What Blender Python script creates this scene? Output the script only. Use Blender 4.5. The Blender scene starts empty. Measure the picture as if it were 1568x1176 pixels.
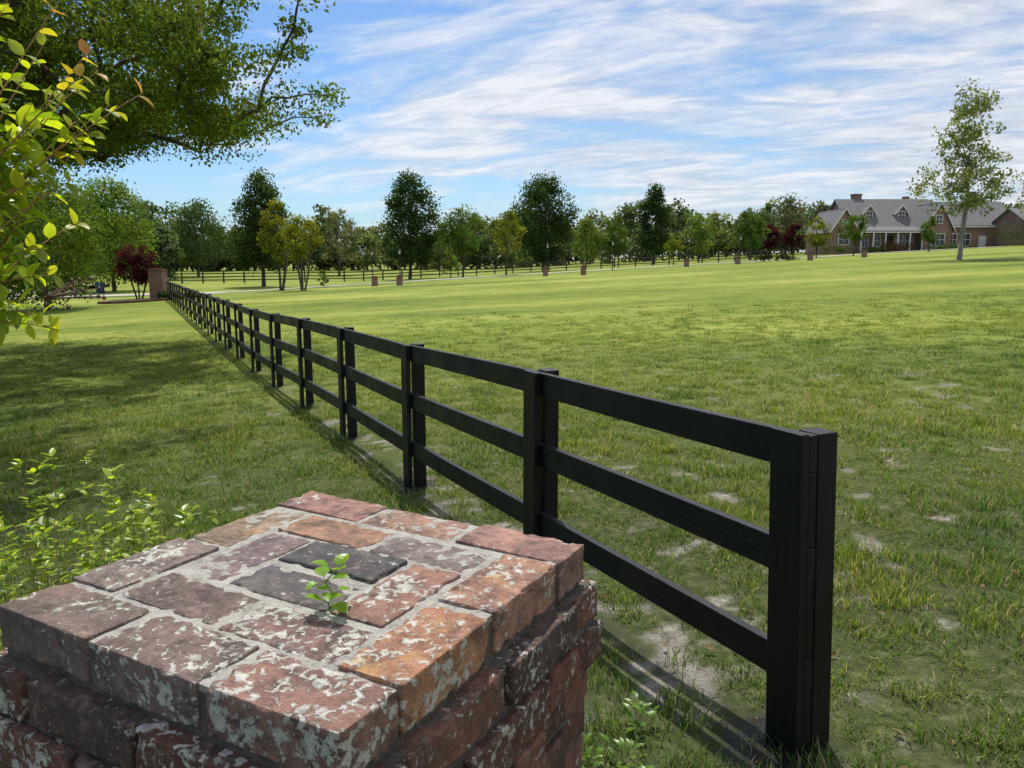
import bpy, math, random
import numpy as np
from mathutils import Vector, Matrix, noise
random.seed(7); RNG=np.random.default_rng(7)
scene=bpy.context.scene
COL=scene.collection

# ------------------------------------------------------------------ terrain
def gz(x,y):
    x=np.asarray(x,float); y=np.asarray(y,float)
    g=np.interp(y,[-50,0,2.5,8,15,30,50,90,120,400],[-.05,-.05,-.052,-.06,-.08,.1,.39,.35,.3,.3])
    lo=np.interp(y,[0,50,85,150],[-30,-26,-18,-4])
    xc=np.where(x<lo,lo+.12*np.maximum(x-lo,-60),x)
    xc=np.where(xc>80,80+.1*np.minimum(xc-80,100),xc)
    b=.010*np.sin(x*1.9+.6*y)*np.sin(y*1.7-.4*x+1)+.006*np.sin(x*5.1+2)*np.sin(y*4.3)
    b=b+.03*np.exp(-((x-1.0)**2+(y-2.5)**2)/.25)
    return .05*xc+g+b
def gzf(x,y): return float(gz(x,y))
P0=np.array([.992,2.557]); FD=np.array([-.439,.8985]); FN=np.array([-.8985,-.439])
def mudf(x,y):
    d=(x-P0[0])*FN[0]+(y-P0[1])*FN[1]
    s=(x-P0[0])*FD[0]+(y-P0[1])*FD[1]
    near=math.exp(-((d+.1)/.45)**2) if s>-.5 else math.exp(-((s+.5)/.6)**2-((d+.1)/.5)**2)
    n=noise.noise(Vector((x*2.1,y*2.1,3.1)))*.5+noise.noise(Vector((x*6,y*6,8)))*.5
    m=n*1.3+near*.36-.46
    n2=noise.noise(Vector((x*3.0,y*3.0,13.1)))*.72+noise.noise(Vector((x*9,y*9,8)))*.4
    m2=n2*1.4-.50 if x>-1 else n2*1.4-.72
    return max(0,min(1,max(m,m2)*6))

# ------------------------------------------------------------------ helpers
def newmat(name):
    m=bpy.data.materials.new(name); m.use_nodes=True
    nt=m.node_tree; nt.nodes.clear()
    out=nt.nodes.new('ShaderNodeOutputMaterial')
    return m,nt,out
def N(nt,t,**kw):
    n=nt.nodes.new(t)
    for k,v in kw.items(): setattr(n,k,v)
    return n
def ramp(nt,stops,fac):
    r=nt.nodes.new('ShaderNodeValToRGB')
    e=r.color_ramp.elements
    while len(e)<len(stops): e.new(.5)
    for i,(p,c) in enumerate(stops):
        e[i].position=p
        e[i].color=(c,c,c,1) if isinstance(c,(int,float)) else (*c,1)
    nt.links.new(fac,r.inputs[0]); return r
def mixc(nt,f,a,b,mode='MIX'):
    m=nt.nodes.new('ShaderNodeMix'); m.data_type='RGBA'; m.blend_type=mode
    L=nt.links
    for sock,v in ((m.inputs[0],f),(m.inputs[6],a),(m.inputs[7],b)):
        if isinstance(v,bpy.types.NodeSocket): L.new(v,sock)
        else:
            sock.default_value=v if isinstance(v,(int,float)) else (*v,1)
    return m.outputs[2]
def math_(nt,op,a,b=None,c=None,clamp=False):
    m=nt.nodes.new('ShaderNodeMath'); m.operation=op; m.use_clamp=clamp
    for i,v in enumerate((a,b,c)):
        if v is None: continue
        if isinstance(v,bpy.types.NodeSocket): nt.links.new(v,m.inputs[i])
        else: m.inputs[i].default_value=v
    return m.outputs[0]
def noise_(nt,vec,scale,detail=4,rough=.55,dist=0):
    n=N(nt,'ShaderNodeTexNoise'); n.inputs['Scale'].default_value=scale
    n.inputs['Detail'].default_value=detail; n.inputs['Roughness'].default_value=rough
    n.inputs['Distortion'].default_value=dist
    if vec is not None: nt.links.new(vec,n.inputs['Vector'])
    return n.outputs['Fac']
def simple(name,col,rough=.7,var=.15,scale=3,bump=.0,bscale=40,spec=.3):
    m,nt,out=newmat(name)
    p=N(nt,'ShaderNodeBsdfPrincipled'); p.inputs['Roughness'].default_value=rough
    p.inputs['Specular IOR Level'].default_value=spec
    g=N(nt,'ShaderNodeNewGeometry').outputs['Position']
    f=noise_(nt,g,scale,4)
    a=tuple(c*(1-var) for c in col); b=tuple(min(1,c*(1+var)) for c in col)
    r=ramp(nt,[(.3,a),(.7,b)],f); nt.links.new(r.outputs[0],p.inputs['Base Color'])
    if bump:
        bn=N(nt,'ShaderNodeBump'); bn.inputs['Strength'].default_value=bump
        nt.links.new(noise_(nt,g,bscale,4),bn.inputs['Height']); nt.links.new(bn.outputs[0],p.inputs['Normal'])
    nt.links.new(p.outputs[0],out.inputs[0]); return m
def leafmat(name,trans=.4,tint=(1.35,1.25,.6),gloss=.0,rough=.45):
    m,nt,out=newmat(name); L=nt.links
    a=N(nt,'ShaderNodeAttribute',attribute_name='Col')
    d=N(nt,'ShaderNodeBsdfDiffuse'); L.new(a.outputs['Color'],d.inputs[0])
    t=N(nt,'ShaderNodeBsdfTranslucent'); L.new(mixc(nt,1.0,a.outputs['Color'],tint,'MULTIPLY'),t.inputs[0])
    mx=N(nt,'ShaderNodeMixShader'); mx.inputs[0].default_value=trans
    L.new(d.outputs[0],mx.inputs[1]); L.new(t.outputs[0],mx.inputs[2])
    if gloss:
        gl=N(nt,'ShaderNodeBsdfGlossy'); gl.inputs['Roughness'].default_value=rough
        m2=N(nt,'ShaderNodeMixShader'); m2.inputs[0].default_value=gloss
        L.new(mx.outputs[0],m2.inputs[1]); L.new(gl.outputs[0],m2.inputs[2]); mx=m2
    L.new(mx.outputs[0],out.inputs[0]); return m

def mesh_obj(name,verts,faces,mat=None,cols=None,parent=None,smooth=False,link=True,extra=None):
    me=bpy.data.meshes.new(name)
    verts=np.asarray(verts,dtype=np.float32).reshape(-1,3)
    if isinstance(faces,np.ndarray):
        M,k=faces.shape
        me.vertices.add(len(verts)); me.vertices.foreach_set('co',verts.ravel())
        me.loops.add(M*k); me.loops.foreach_set('vertex_index',faces.astype(np.int32).ravel())
        me.polygons.add(M); me.polygons.foreach_set('loop_start',np.arange(0,M*k,k,dtype=np.int32))
        me.update(calc_edges=True)
    else:
        me.from_pydata([tuple(map(float,v)) for v in verts],[],faces)
    if cols is not None:
        a=me.attributes.new('Col','FLOAT_COLOR','POINT')
        c=np.ones((len(verts),4),np.float32); c[:,:3]=np.asarray(cols,np.float32).reshape(-1,3)
        a.data.foreach_set('color',c.ravel())
    if extra is not None:
        a=me.attributes.new('Aux','FLOAT_COLOR','POINT')
        c=np.ones((len(verts),4),np.float32); c[:,:3]=np.asarray(extra,np.float32).reshape(-1,3)
        a.data.foreach_set('color',c.ravel())
    if smooth: me.polygons.foreach_set('use_smooth',np.ones(len(me.polygons),bool))
    me.validate(); me.update()
    if mat: me.materials.append(mat)
    o=bpy.data.objects.new(name,me)
    if link: COL.objects.link(o)
    if parent: o.parent=parent
    return o
def empty(name):
    e=bpy.data.objects.new(name,None); COL.objects.link(e); return e

class MB:
    def __init__(s): s.v=[];s.f=[];s.c=[]
    def tube(s,p0,p1,r0,r1,n=6,col=(.1,.08,.06)):
        p0=np.array(p0,float);p1=np.array(p1,float); d=p1-p0; l=np.linalg.norm(d)
        if l<1e-6:return
        d/=l; a=np.cross(d,[0,0,1]) if abs(d[2])<.9 else np.cross(d,[1,0,0]); a/=np.linalg.norm(a); b=np.cross(d,a)
        k=len(s.v)
        for p,r in((p0-d*r0*.3,r0),(p1+d*r1*.3,r1)):
            for i in range(n):
                t=2*math.pi*i/n; s.v.append(p+(a*math.cos(t)+b*math.sin(t))*r); s.c.append(col)
        for i in range(n):
            j=(i+1)%n; s.f.append((k+i,k+j,k+n+j,k+n+i))
        s.f.append(tuple(k+n+i for i in range(n)))
    def leaf(s,base,d,up,L,W,curl,c0,c1,fold=.25):
        base=np.array(base,float); d=np.array(d,float); d/=np.linalg.norm(d)
        side=np.cross(d,up); side/=max(1e-6,np.linalg.norm(side)); u=np.cross(side,d)
        k=len(s.v); ts=[0,.2,.45,.7,.88,1]
        for t in ts:
            m=base+d*L*t*(1-.15*curl*t)-u*curl*L*t*t*.5
            w=W*.5*math.sin(math.pi*min(1,t**.8))**.8 if 0<t<1 else 0.0005
            cc=[c0[i]*(1-t)+c1[i]*t for i in range(3)]
            s.v+= [m-side*w+u*w*fold, m, m+side*w+u*w*fold]; s.c+=[cc,[q*.85 for q in cc],cc]
        for i in range(len(ts)-1):
            a=k+3*i; s.f+=[(a,a+1,a+4,a+3),(a+1,a+2,a+5,a+4)]
    def box8(s,pts,col=(1,1,1)):
        k=len(s.v); s.v+= [np.array(p,float) for p in pts]; s.c+=[col]*8
        s.f+=[(k,k+3,k+2,k+1),(k+4,k+5,k+6,k+7),(k,k+1,k+5,k+4),(k+1,k+2,k+6,k+5),(k+2,k+3,k+7,k+6),(k+3,k,k+4,k+7)]
    def box(s,x0,x1,y0,y1,z0,z1,col=(1,1,1)):
        s.box8([(x0,y0,z0),(x1,y0,z0),(x1,y1,z0),(x0,y1,z0),(x0,y0,z1),(x1,y0,z1),(x1,y1,z1),(x0,y1,z1)],col)
    def poly(s,pts,col=(1,1,1)):
        k=len(s.v); s.v+=[np.array(p,float) for p in pts]; s.c+=[col]*len(pts); s.f.append(tuple(range(k,k+len(pts))))
    def obj(s,name,mat,parent=None,smooth=False,link=True):
        return mesh_obj(name,np.array(s.v),s.f,mat,cols=s.c,parent=parent,smooth=smooth,link=link)

M_LEAF=leafmat('foliage_leaf',.42)
M_LEAFG=leafmat('foliage_glossy',.62,(1.45,1.35,.5),.03,.35)
M_BARK=simple('bark',(.075,.06,.046),.9,.4,6,.6,30)
M_BARKL=simple('bark_light',(.22,.19,.15),.9,.4,6,.5,30)

def ground_mat():
    m,nt,out=newmat('lawn_ground'); L=nt.links
    pos=N(nt,'ShaderNodeNewGeometry').outputs['Position']
    aux=N(nt,'ShaderNodeAttribute',attribute_name='Aux'); sp=N(nt,'ShaderNodeSeparateColor'); L.new(aux.outputs['Color'],sp.inputs[0])
    mp=N(nt,'ShaderNodeMapping'); mp.inputs['Scale'].default_value=(.05,.16,.1); L.new(pos,mp.inputs[0])
    big=noise_(nt,mp.outputs[0],1,3,.6)
    mid=noise_(nt,pos,.9,3,.65); fine=noise_(nt,pos,14,4,.75); vf=noise_(nt,pos,90,2,.7)
    mp3=N(nt,'ShaderNodeMapping'); mp3.inputs['Scale'].default_value=(2.4,1.2,1); L.new(pos,mp3.inputs[0])
    tex=noise_(nt,mp3.outputs[0],5,5,.85)
    s1=math_(nt,'ADD',math_(nt,'MULTIPLY',big,1.0),math_(nt,'MULTIPLY',mid,.4))
    s1=math_(nt,'ADD',s1,math_(nt,'MULTIPLY',tex,.7))
    s1=math_(nt,'MULTIPLY',s1,.77)
    far=ramp(nt,[(.62,(.075,.12,.020)),(.80,(.165,.21,.028)),(.95,(.30,.305,.065))],s1).outputs[0]
    pale=ramp(nt,[(.66,0),(.72,.65)],noise_(nt,pos,2.6,3,.7)).outputs[0]
    far=mixc(nt,pale,far,(.34,.32,.16))
    soil=ramp(nt,[(.35,(.035,.046,.017)),(.55,(.065,.08,.028)),(.75,(.16,.145,.085))],fine).outputs[0]
    base=mixc(nt,sp.outputs[2],soil,far)
    mud=ramp(nt,[(.3,(.05,.045,.036)),(.5,(.21,.19,.16)),(.7,(.44,.41,.36))],math_(nt,'ADD',math_(nt,'MULTIPLY',fine,.6),math_(nt,'MULTIPLY',vf,.4))).outputs[0]
    base=mixc(nt,sp.outputs[0],base,mud)
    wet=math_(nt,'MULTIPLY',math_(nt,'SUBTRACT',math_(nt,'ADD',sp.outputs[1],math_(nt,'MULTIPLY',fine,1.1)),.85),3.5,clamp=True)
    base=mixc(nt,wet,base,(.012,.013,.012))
    p=N(nt,'ShaderNodeBsdfPrincipled'); L.new(base,p.inputs['Base Color'])
    L.new(math_(nt,'SUBTRACT',.95,math_(nt,'MULTIPLY',wet,.6)),p.inputs['Roughness']); p.inputs['Specular IOR Level'].default_value=.15
    b=N(nt,'ShaderNodeBump'); b.inputs['Strength'].default_value=.8; b.inputs['Distance'].default_value=.03
    L.new(math_(nt,'ADD',fine,math_(nt,'MULTIPLY',vf,.4)),b.inputs['Height']); L.new(b.outputs[0],p.inputs['Normal'])
    L.new(p.outputs[0],out.inputs[0]); return m
def grass_mat():
    m,nt,out=newmat('grass_blade'); L=nt.links
    pos=N(nt,'ShaderNodeNewGeometry').outputs['Position']
    a=N(nt,'ShaderNodeAttribute',attribute_name='Col')
    mid=noise_(nt,pos,.8,2,.6); n2=noise_(nt,pos,.13,1,.6)
    f=math_(nt,'ADD',math_(nt,'MULTIPLY',mid,.6),math_(nt,'MULTIPLY',n2,.5))
    c=ramp(nt,[(.4,(.60,.76,.95)),(.55,(.95,1.0,1)),(.7,(1.35,1.18,1.05))],f).outputs[0]
    col=mixc(nt,1.0,a.outputs['Color'],c,'MULTIPLY')
    d=N(nt,'ShaderNodeBsdfDiffuse'); L.new(col,d.inputs[0])
    t=N(nt,'ShaderNodeBsdfTranslucent'); L.new(mixc(nt,1.0,col,(1.2,1.2,.6),'MULTIPLY'),t.inputs[0])
    mx=N(nt,'ShaderNodeMixShader'); mx.inputs[0].default_value=.5
    L.new(d.outputs[0],mx.inputs[1]); L.new(t.outputs[0],mx.inputs[2]); L.new(mx.outputs[0],out.inputs[0]); return m

# ------------------------------------------------------------------ ground
def axis(parts):
    out=[]
    for a,b,s in parts: out+=list(np.arange(a,b,s))
    return np.array(out)
xs=axis([(-1500,-200,130),(-200,-60,10),(-60,-12,1.5),(-12,-4,.3),(-4,5,.05),(5,12,.25),(12,90,1.5),(90,200,10),(200,1600,130)])
ys=axis([(-300,-20,40),(-20,0,1),(0,1.2,.2),(1.2,8,.05),(8,16,.2),(16,60,1),(60,200,3),(200,3000,100)])
XX,YY=np.meshgrid(xs,ys); ZZ=gz(XX,YY)
nx,ny=len(xs),len(ys)
V=np.stack([XX,YY,ZZ],-1).reshape(-1,3)
i=np.arange(nx-1)[None,:]+nx*np.arange(ny-1)[:,None]; i=i.ravel()
F=np.stack([i,i+1,i+1+nx,i+nx],1)
posts_s=[0,1.875,4.10,6.33,8.61,11.0,13.4]
while len(posts_s)<23: posts_s.append(posts_s[-1]+2.43)
aux=np.zeros((len(V),3))
aux[:,2]=np.clip((np.hypot(V[:,0],V[:,1])-5)/13,0,1)
for k in np.where((np.abs(V[:,0])<7)&(V[:,1]>1)&(V[:,1]<16))[0]:
    x,y=V[k,0],V[k,1]; m=mudf(x,y); aux[k,0]=m*(1-min(1,max(0,(y-9)/6)))
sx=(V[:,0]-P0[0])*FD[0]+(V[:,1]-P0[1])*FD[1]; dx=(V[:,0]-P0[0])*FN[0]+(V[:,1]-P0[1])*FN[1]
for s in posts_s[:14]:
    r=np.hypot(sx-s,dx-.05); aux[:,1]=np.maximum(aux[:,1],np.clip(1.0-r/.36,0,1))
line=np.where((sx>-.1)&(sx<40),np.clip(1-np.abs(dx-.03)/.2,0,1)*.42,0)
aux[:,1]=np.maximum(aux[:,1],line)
ground=mesh_obj('ground',V,F,ground_mat(),extra=aux,smooth=True)

# ------------------------------------------------------------------ grass
GM=grass_mat()
gcoll=bpy.data.collections.new('grass_tufts')
for t in range(6):
    mb=MB(); r=random.Random(t)
    for b in range(34):
        a=r.uniform(0,6.28); q=.08*math.sqrt(r.random()); x=q*math.cos(a); y=q*math.sin(a)
        h=r.uniform(.02,.062); w=r.uniform(.0015,.0030); th=r.uniform(0,6.28); lean=r.uniform(.1,1.2)*h
        dxn=math.cos(th+r.uniform(-1,1)); dyn=math.sin(th+r.uniform(-1,1))
        sxn,syn=-math.sin(th),math.cos(th)
        if r.random()<.15: c=(.44,.39,.26)
        else:
            g=r.uniform(.55,1.4); c=(.155*g*r.uniform(.75,1.35),.235*g,.044*g)
        k=len(mb.v)
        for tt,ww in((0,1),(.55,.8)):
            cx=x+dxn*lean*tt*tt; cy=y+dyn*lean*tt*tt; cz=-.006+h*tt
            mb.v+=[np.array((cx-sxn*w*ww,cy-syn*w*ww,cz)),np.array((cx+sxn*w*ww,cy+syn*w*ww,cz))]
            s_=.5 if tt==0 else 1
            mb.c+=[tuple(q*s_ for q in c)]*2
        mb.v.append(np.array((x+dxn*lean,y+dyn*lean,h*.93))); mb.c.append(c)
        mb.f+=[(k,k+1,k+3,k+2),(k+2,k+3,k+4)]
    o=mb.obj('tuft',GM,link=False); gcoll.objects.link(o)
def scatter_group(coll):
    ng=bpy.data.node_groups.new('scatter','GeometryNodeTree')
    ng.interface.new_socket('Geometry',in_out='INPUT',socket_type='NodeSocketGeometry')
    ng.interface.new_socket('Geometry',in_out='OUTPUT',socket_type='NodeSocketGeometry')
    gi=ng.nodes.new('NodeGroupInput'); go=ng.nodes.new('NodeGroupOutput')
    ip=ng.nodes.new('GeometryNodeInstanceOnPoints'); ci=ng.nodes.new('GeometryNodeCollectionInfo')
    ci.inputs['Collection'].default_value=coll; ci.inputs['Separate Children'].default_value=True; ci.inputs['Reset Children'].default_value=True
    ra=ng.nodes.new('GeometryNodeInputNamedAttribute'); ra.data_type='FLOAT_VECTOR'; ra.inputs['Name'].default_value='rot'
    sa=ng.nodes.new('GeometryNodeInputNamedAttribute'); sa.data_type='FLOAT_VECTOR'; sa.inputs['Name'].default_value='scl'
    L=ng.links
    L.new(gi.outputs[0],ip.inputs['Points']); L.new(ci.outputs[0],ip.inputs['Instance']); ip.inputs['Pick Instance'].default_value=True
    L.new(ra.outputs[0],ip.inputs['Rotation']); L.new(sa.outputs[0],ip.inputs['Scale']); L.new(ip.outputs[0],go.inputs[0])
    return ng
pts=[];rots=[];scl=[]
def fill(y0,y1,d0,d1,s0,s1,hs):
    xm=.74*y1+1.2; n=int(d0*(y1-y0)*2*xm)
    X=RNG.uniform(-xm,xm,n); Y=RNG.uniform(y0,y1,n)
    keep=(np.abs(X)<.74*Y+1.2)&(RNG.random(n)<1+(d1/d0-1)*(Y-y0)/(y1-y0)); X=X[keep];Y=Y[keep]; Z=gz(X,Y)
    for x,y,z in zip(X,Y,Z):
        if y<16:
            m=mudf(x,y)*(1-min(1,max(0,(y-9)/6)))
            if random.random()<m*.9: continue
            s=(x-P0[0])*FD[0]+(y-P0[1])*FD[1]; d=(x-P0[0])*FN[0]+(y-P0[1])*FN[1]
            if s>-.2 and abs(d)<.06+.1*random.random() and noise.noise(Vector((x*4,y*4,2)))>-.1: continue
            if noise.noise(Vector((x*5.5,y*5.5,22)))>.30 and random.random()<.75: continue
        if math.hypot(x+.309,y-1.161)<.3: continue
        ss=random.uniform(s0,s1)
        pts.append((x,y,z)); rots.append((random.uniform(-.15,.15),random.uniform(-.15,.15),random.uniform(0,6.28)))
        hh=ss*hs*(1+.7*noise.noise(Vector((x*.9,y*.9,1)))+.9*noise.noise(Vector((x*4,y*4,1))))
        scl.append((ss,ss,hh))
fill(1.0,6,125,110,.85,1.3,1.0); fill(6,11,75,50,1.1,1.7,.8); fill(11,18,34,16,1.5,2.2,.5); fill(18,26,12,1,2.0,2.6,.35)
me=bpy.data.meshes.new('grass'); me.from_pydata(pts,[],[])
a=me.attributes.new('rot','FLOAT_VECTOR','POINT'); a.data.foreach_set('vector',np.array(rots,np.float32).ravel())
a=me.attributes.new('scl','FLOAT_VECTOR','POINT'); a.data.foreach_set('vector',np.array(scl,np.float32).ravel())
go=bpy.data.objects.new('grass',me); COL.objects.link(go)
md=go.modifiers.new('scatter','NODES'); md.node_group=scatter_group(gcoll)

mb=MB()
for k in range(320):
    y=random.uniform(2.2,20); x=random.uniform(-.7*y,.7*y); z=gzf(x,y)+random.uniform(.02,.045)
    th=random.uniform(0,6.28); d=(math.cos(th),math.sin(th),random.uniform(-.3,.3)); c=random.choice([(.20,.13,.07),(.28,.2,.12),(.13,.08,.04)])
    mb.leaf((x,y,z),d,(random.uniform(-.4,.4),random.uniform(-.4,.4),1),random.uniform(.03,.06),random.uniform(.018,.03),random.uniform(-.6,.6),c,c)
mb.obj('fallen_leaves',M_LEAF)

# ------------------------------------------------------------------ fence
def fence_mat(name,scl_,rot):
    m,nt,out=newmat(name); L=nt.links
    pos=N(nt,'ShaderNodeNewGeometry').outputs['Position']
    r=N(nt,'ShaderNodeMapping'); r.inputs['Rotation'].default_value=(0,0,rot); L.new(pos,r.inputs[0])
    s=N(nt,'ShaderNodeMapping'); s.inputs['Scale'].default_value=scl_; L.new(r.outputs[0],s.inputs[0])
    g=noise_(nt,s.outputs[0],1,6,.72,1.2); g2=noise_(nt,pos,4,5,.65)
    p=N(nt,'ShaderNodeBsdfPrincipled')
    L.new(ramp(nt,[(.35,(.0022,.0026,.0035)),(.62,(.006,.0066,.008)),(.78,(.016,.016,.017))],g).outputs[0],p.inputs['Base Color'])
    L.new(ramp(nt,[(.3,.3),(.7,.62)],g2).outputs[0],p.inputs['Roughness'])
    p.inputs['Specular IOR Level'].default_value=.3
    b=N(nt,'ShaderNodeBump'); b.inputs['Strength'].default_value=.85; b.inputs['Distance'].default_value=.005
    L.new(g,b.inputs['Height']); L.new(b.outputs[0],p.inputs['Normal']); L.new(p.outputs[0],out.inputs[0]); return m
fang=math.atan2(FD[1],FD[0])
FM_R=fence_mat('black_paint_rail',(2.2,45,45),-fang); FM_P=fence_mat('black_paint_post',(45,45,2.2),0)
fence=empty('board_fence')
PH=1.19
gnd=[]
for s in posts_s:
    p=P0+FD*s; gnd.append(gzf(p[0],p[1]))
gnd[0]-=.03
def fp(s,n,z):
    p=P0+FD*s+FN*n
    sh=.045*max(0,1-s/1.8)*(1-(z-gnd[0])/PH) if s<1.8 else 0   # end post leans slightly
    return (p[0]+sh,p[1],z)
def fbox(mb,s0,s1,n0,n1,z0a,z1a,z0b=None,z1b=None):
    z0b=z0a if z0b is None else z0b; z1b=z1a if z1b is None else z1b
    mb.box8([fp(s0,n0,z0a),fp(s0,n1,z0a),fp(s1,n1,z0b),fp(s1,n0,z0b),fp(s0,n0,z1a),fp(s0,n1,z1a),fp(s1,n1,z1b),fp(s1,n0,z1b)])
rp=MB(); rr=MB()
rf=random.Random(3)
jz=[rf.uniform(-.012,.012) for _ in posts_s]; jz[0]=0
for k,s in enumerate(posts_s):
    g=gnd[k]+jz[k]
    if k==0: a0,a1=-.07,.02; b0,b1=-.07,.07
    else: a0,a1=s-.045,s+.045; b0,b1=s-.07,s+.07
    fbox(rp,a0,a1,-.083,.007-.0015,g-.3,g+PH+(.006 if k else -.002))
    fbox(rp,b0,b1,.0465,.084,g-.3,g+PH+.002)
    if k==0:
        fbox(rp,-.068,.0695,.0075,.0445,g-.3,g+.2615); fbox(rp,-.068,.0695,.0075,.0445,g+.3925,g+.6645)
        fbox(rp,-.068,.0695,.0075,.0445,g+.7955,g+1.0565)
for k in range(len(posts_s)-1):
    s0=posts_s[k]+(.002 if k else -.069); s1=posts_s[k+1]-.002
    ga=gnd[k]+jz[k]; gb=gnd[k+1]+jz[k+1]
    for zc in (1.122,.73,.327):
        h=.064; e0=rf.uniform(-.005,.005) if k else 0; e1=rf.uniform(-.005,.005)
        M_=4 if k<6 else 1; sag=rf.uniform(-.006,.003)
        for q in range(M_):
            u0=q/M_;u1=(q+1)/M_
            def zz_(u): return ga*(1-u)+gb*u+zc+e0*(1-u)+e1*u+sag*math.sin(math.pi*u)
            sa=s0+(s1-s0)*u0; sb_=s0+(s1-s0)*u1
            fbox(rr,sa,sb_,.0075,.0455,zz_(u0)-h,zz_(u0)+h,zz_(u1)-h,zz_(u1)+h)
# merge abutting rail segments (weld) so boards read as single planks
import bmesh
for mbx,nm,mt in((rp,'posts',FM_P),(rr,'rails',FM_R)):
    o=mbx.obj(nm,mt,parent=fence)
    if nm=='rails':
        bm=bmesh.new(); bm.from_mesh(o.data); bmesh.ops.remove_doubles(bm,verts=bm.verts,dist=.0003)
        # delete interior duplicate faces
        seen={}
        for f in bm.faces:
            key=tuple(sorted(v.index for v in f.verts)); seen.setdefault(key,[]).append(f)
        dead=[f for fs in seen.values() if len(fs)>1 for f in fs]
        bmesh.ops.delete(bm,geom=dead,context='FACES_ONLY'); bm.to_mesh(o.data); bm.free()
    bv=o.modifiers.new('b','BEVEL'); bv.width=.004; bv.segments=2; bv.limit_method='ANGLE'; bv.angle_limit=math.radians(40)

# ------------------------------------------------------------------ brick pillar
def brick_mat(name):
    m,nt,out=newmat(name); L=nt.links
    pos=N(nt,'ShaderNodeTexCoord').outputs['Object']
    col=N(nt,'ShaderNodeAttribute',attribute_name='Col').outputs['Color']
    ax=N(nt,'ShaderNodeAttribute',attribute_name='Aux'); sp=N(nt,'ShaderNodeSeparateColor'); L.new(ax.outputs['Color'],sp.inputs[0])
    n1=noise_(nt,pos,14,6,.7); n2=noise_(nt,pos,70,5,.7); n3=noise_(nt,pos,260,3,.7)
    c=mixc(nt,1.0,col,ramp(nt,[(.32,(.45,.43,.45)),(.5,(1,1,1)),(.68,(1.6,1.45,1.36))],math_(nt,'ADD',math_(nt,'MULTIPLY',n1,.6),math_(nt,'MULTIPLY',n2,.4))).outputs[0],'MULTIPLY')
    gr=ramp(nt,[(.46,0),(.62,.8)],noise_(nt,pos,15,7,.8,.6)).outputs[0]
    c=mixc(nt,gr,c,(.065,.052,.048))
    du=ramp(nt,[(.52,0),(.70,.65)],noise_(nt,pos,38,7,.82)).outputs[0]
    c=mixc(nt,du,c,(.38,.285,.235))
    la=noise_(nt,pos,70,4,.6,.7); lb=noise_(nt,pos,10,3,.6)
    thr=math_(nt,'ADD',math_(nt,'MULTIPLY',la,.68),math_(nt,'MULTIPLY',lb,.42))
    thr=math_(nt,'ADD',thr,math_(nt,'MULTIPLY',math_(nt,'SUBTRACT',sp.outputs[0],.5),.15))
    w1=ramp(nt,[(.628,0),(.65,1)],thr).outputs[0]
    wv=N(nt,'ShaderNodeVectorMath',operation='ADD'); nz=N(nt,'ShaderNodeTexNoise'); nz.inputs['Scale'].default_value=110; nz.inputs['Detail'].default_value=4; L.new(pos,nz.inputs['Vector'])
    sc=N(nt,'ShaderNodeVectorMath',operation='SCALE'); sc.inputs['Scale'].default_value=.014; L.new(nz.outputs['Color'],sc.inputs[0]); L.new(pos,wv.inputs[0]); L.new(sc.outputs[0],wv.inputs[1])
    v=N(nt,'ShaderNodeTexVoronoi'); v.inputs['Scale'].default_value=50; L.new(wv.outputs[0],v.inputs['Vector'])
    s2=N(nt,'ShaderNodeSeparateColor'); L.new(v.outputs['Color'],s2.inputs[0])
    w2=math_(nt,'MULTIPLY',math_(nt,'SUBTRACT',math_(nt,'MULTIPLY',math_(nt,'SUBTRACT',s2.outputs[0],.45),.95),v.outputs['Distance']),7,clamp=True)
    w2=math_(nt,'MULTIPLY',w2,ramp(nt,[(.46,0),(.54,1)],math_(nt,'ADD',lb,math_(nt,'MULTIPLY',math_(nt,'SUBTRACT',sp.outputs[0],.5),.35))).outputs[0])
    w=math_(nt,'MULTIPLY',math_(nt,'MAXIMUM',w1,w2),math_(nt,'GREATER_THAN',sp.outputs[0],.02))
    wc=mixc(nt,ramp(nt,[(.35,0),(.65,1)],n2).outputs[0],(.26,.27,.225),(.62,.62,.56))
    c=mixc(nt,math_(nt,'MULTIPLY',w,.8),c,wc)
    og=ramp(nt,[(.53,0),(.62,.8)],math_(nt,'ADD',noise_(nt,pos,24,8,.8,.4),math_(nt,'MULTIPLY',math_(nt,'SUBTRACT',sp.outputs[1],.6),.22))).outputs[0]
    og=math_(nt,'MULTIPLY',og,math_(nt,'GREATER_THAN',sp.outputs[1],.02))
    c=mixc(nt,og,c,mixc(nt,n2,(.44,.18,.055),(.48,.36,.18)))
    p=N(nt,'ShaderNodeBsdfPrincipled'); p.inputs['Roughness'].default_value=.9; p.inputs['Specular IOR Level'].default_value=.2
    L.new(c,p.inputs['Base Color'])
    b=N(nt,'ShaderNodeBump'); b.inputs['Strength'].default_value=1; b.inputs['Distance'].default_value=.006
    h=math_(nt,'ADD',math_(nt,'ADD',math_(nt,'MULTIPLY',n2,.9),math_(nt,'MULTIPLY',n3,.5)),math_(nt,'MULTIPLY',w,.22))
    L.new(h,b.inputs['Height']); L.new(b.outputs[0],p.inputs['Normal']); L.new(p.outputs[0],out.inputs[0]); return m
BM=brick_mat('weathered_brick')
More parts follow.
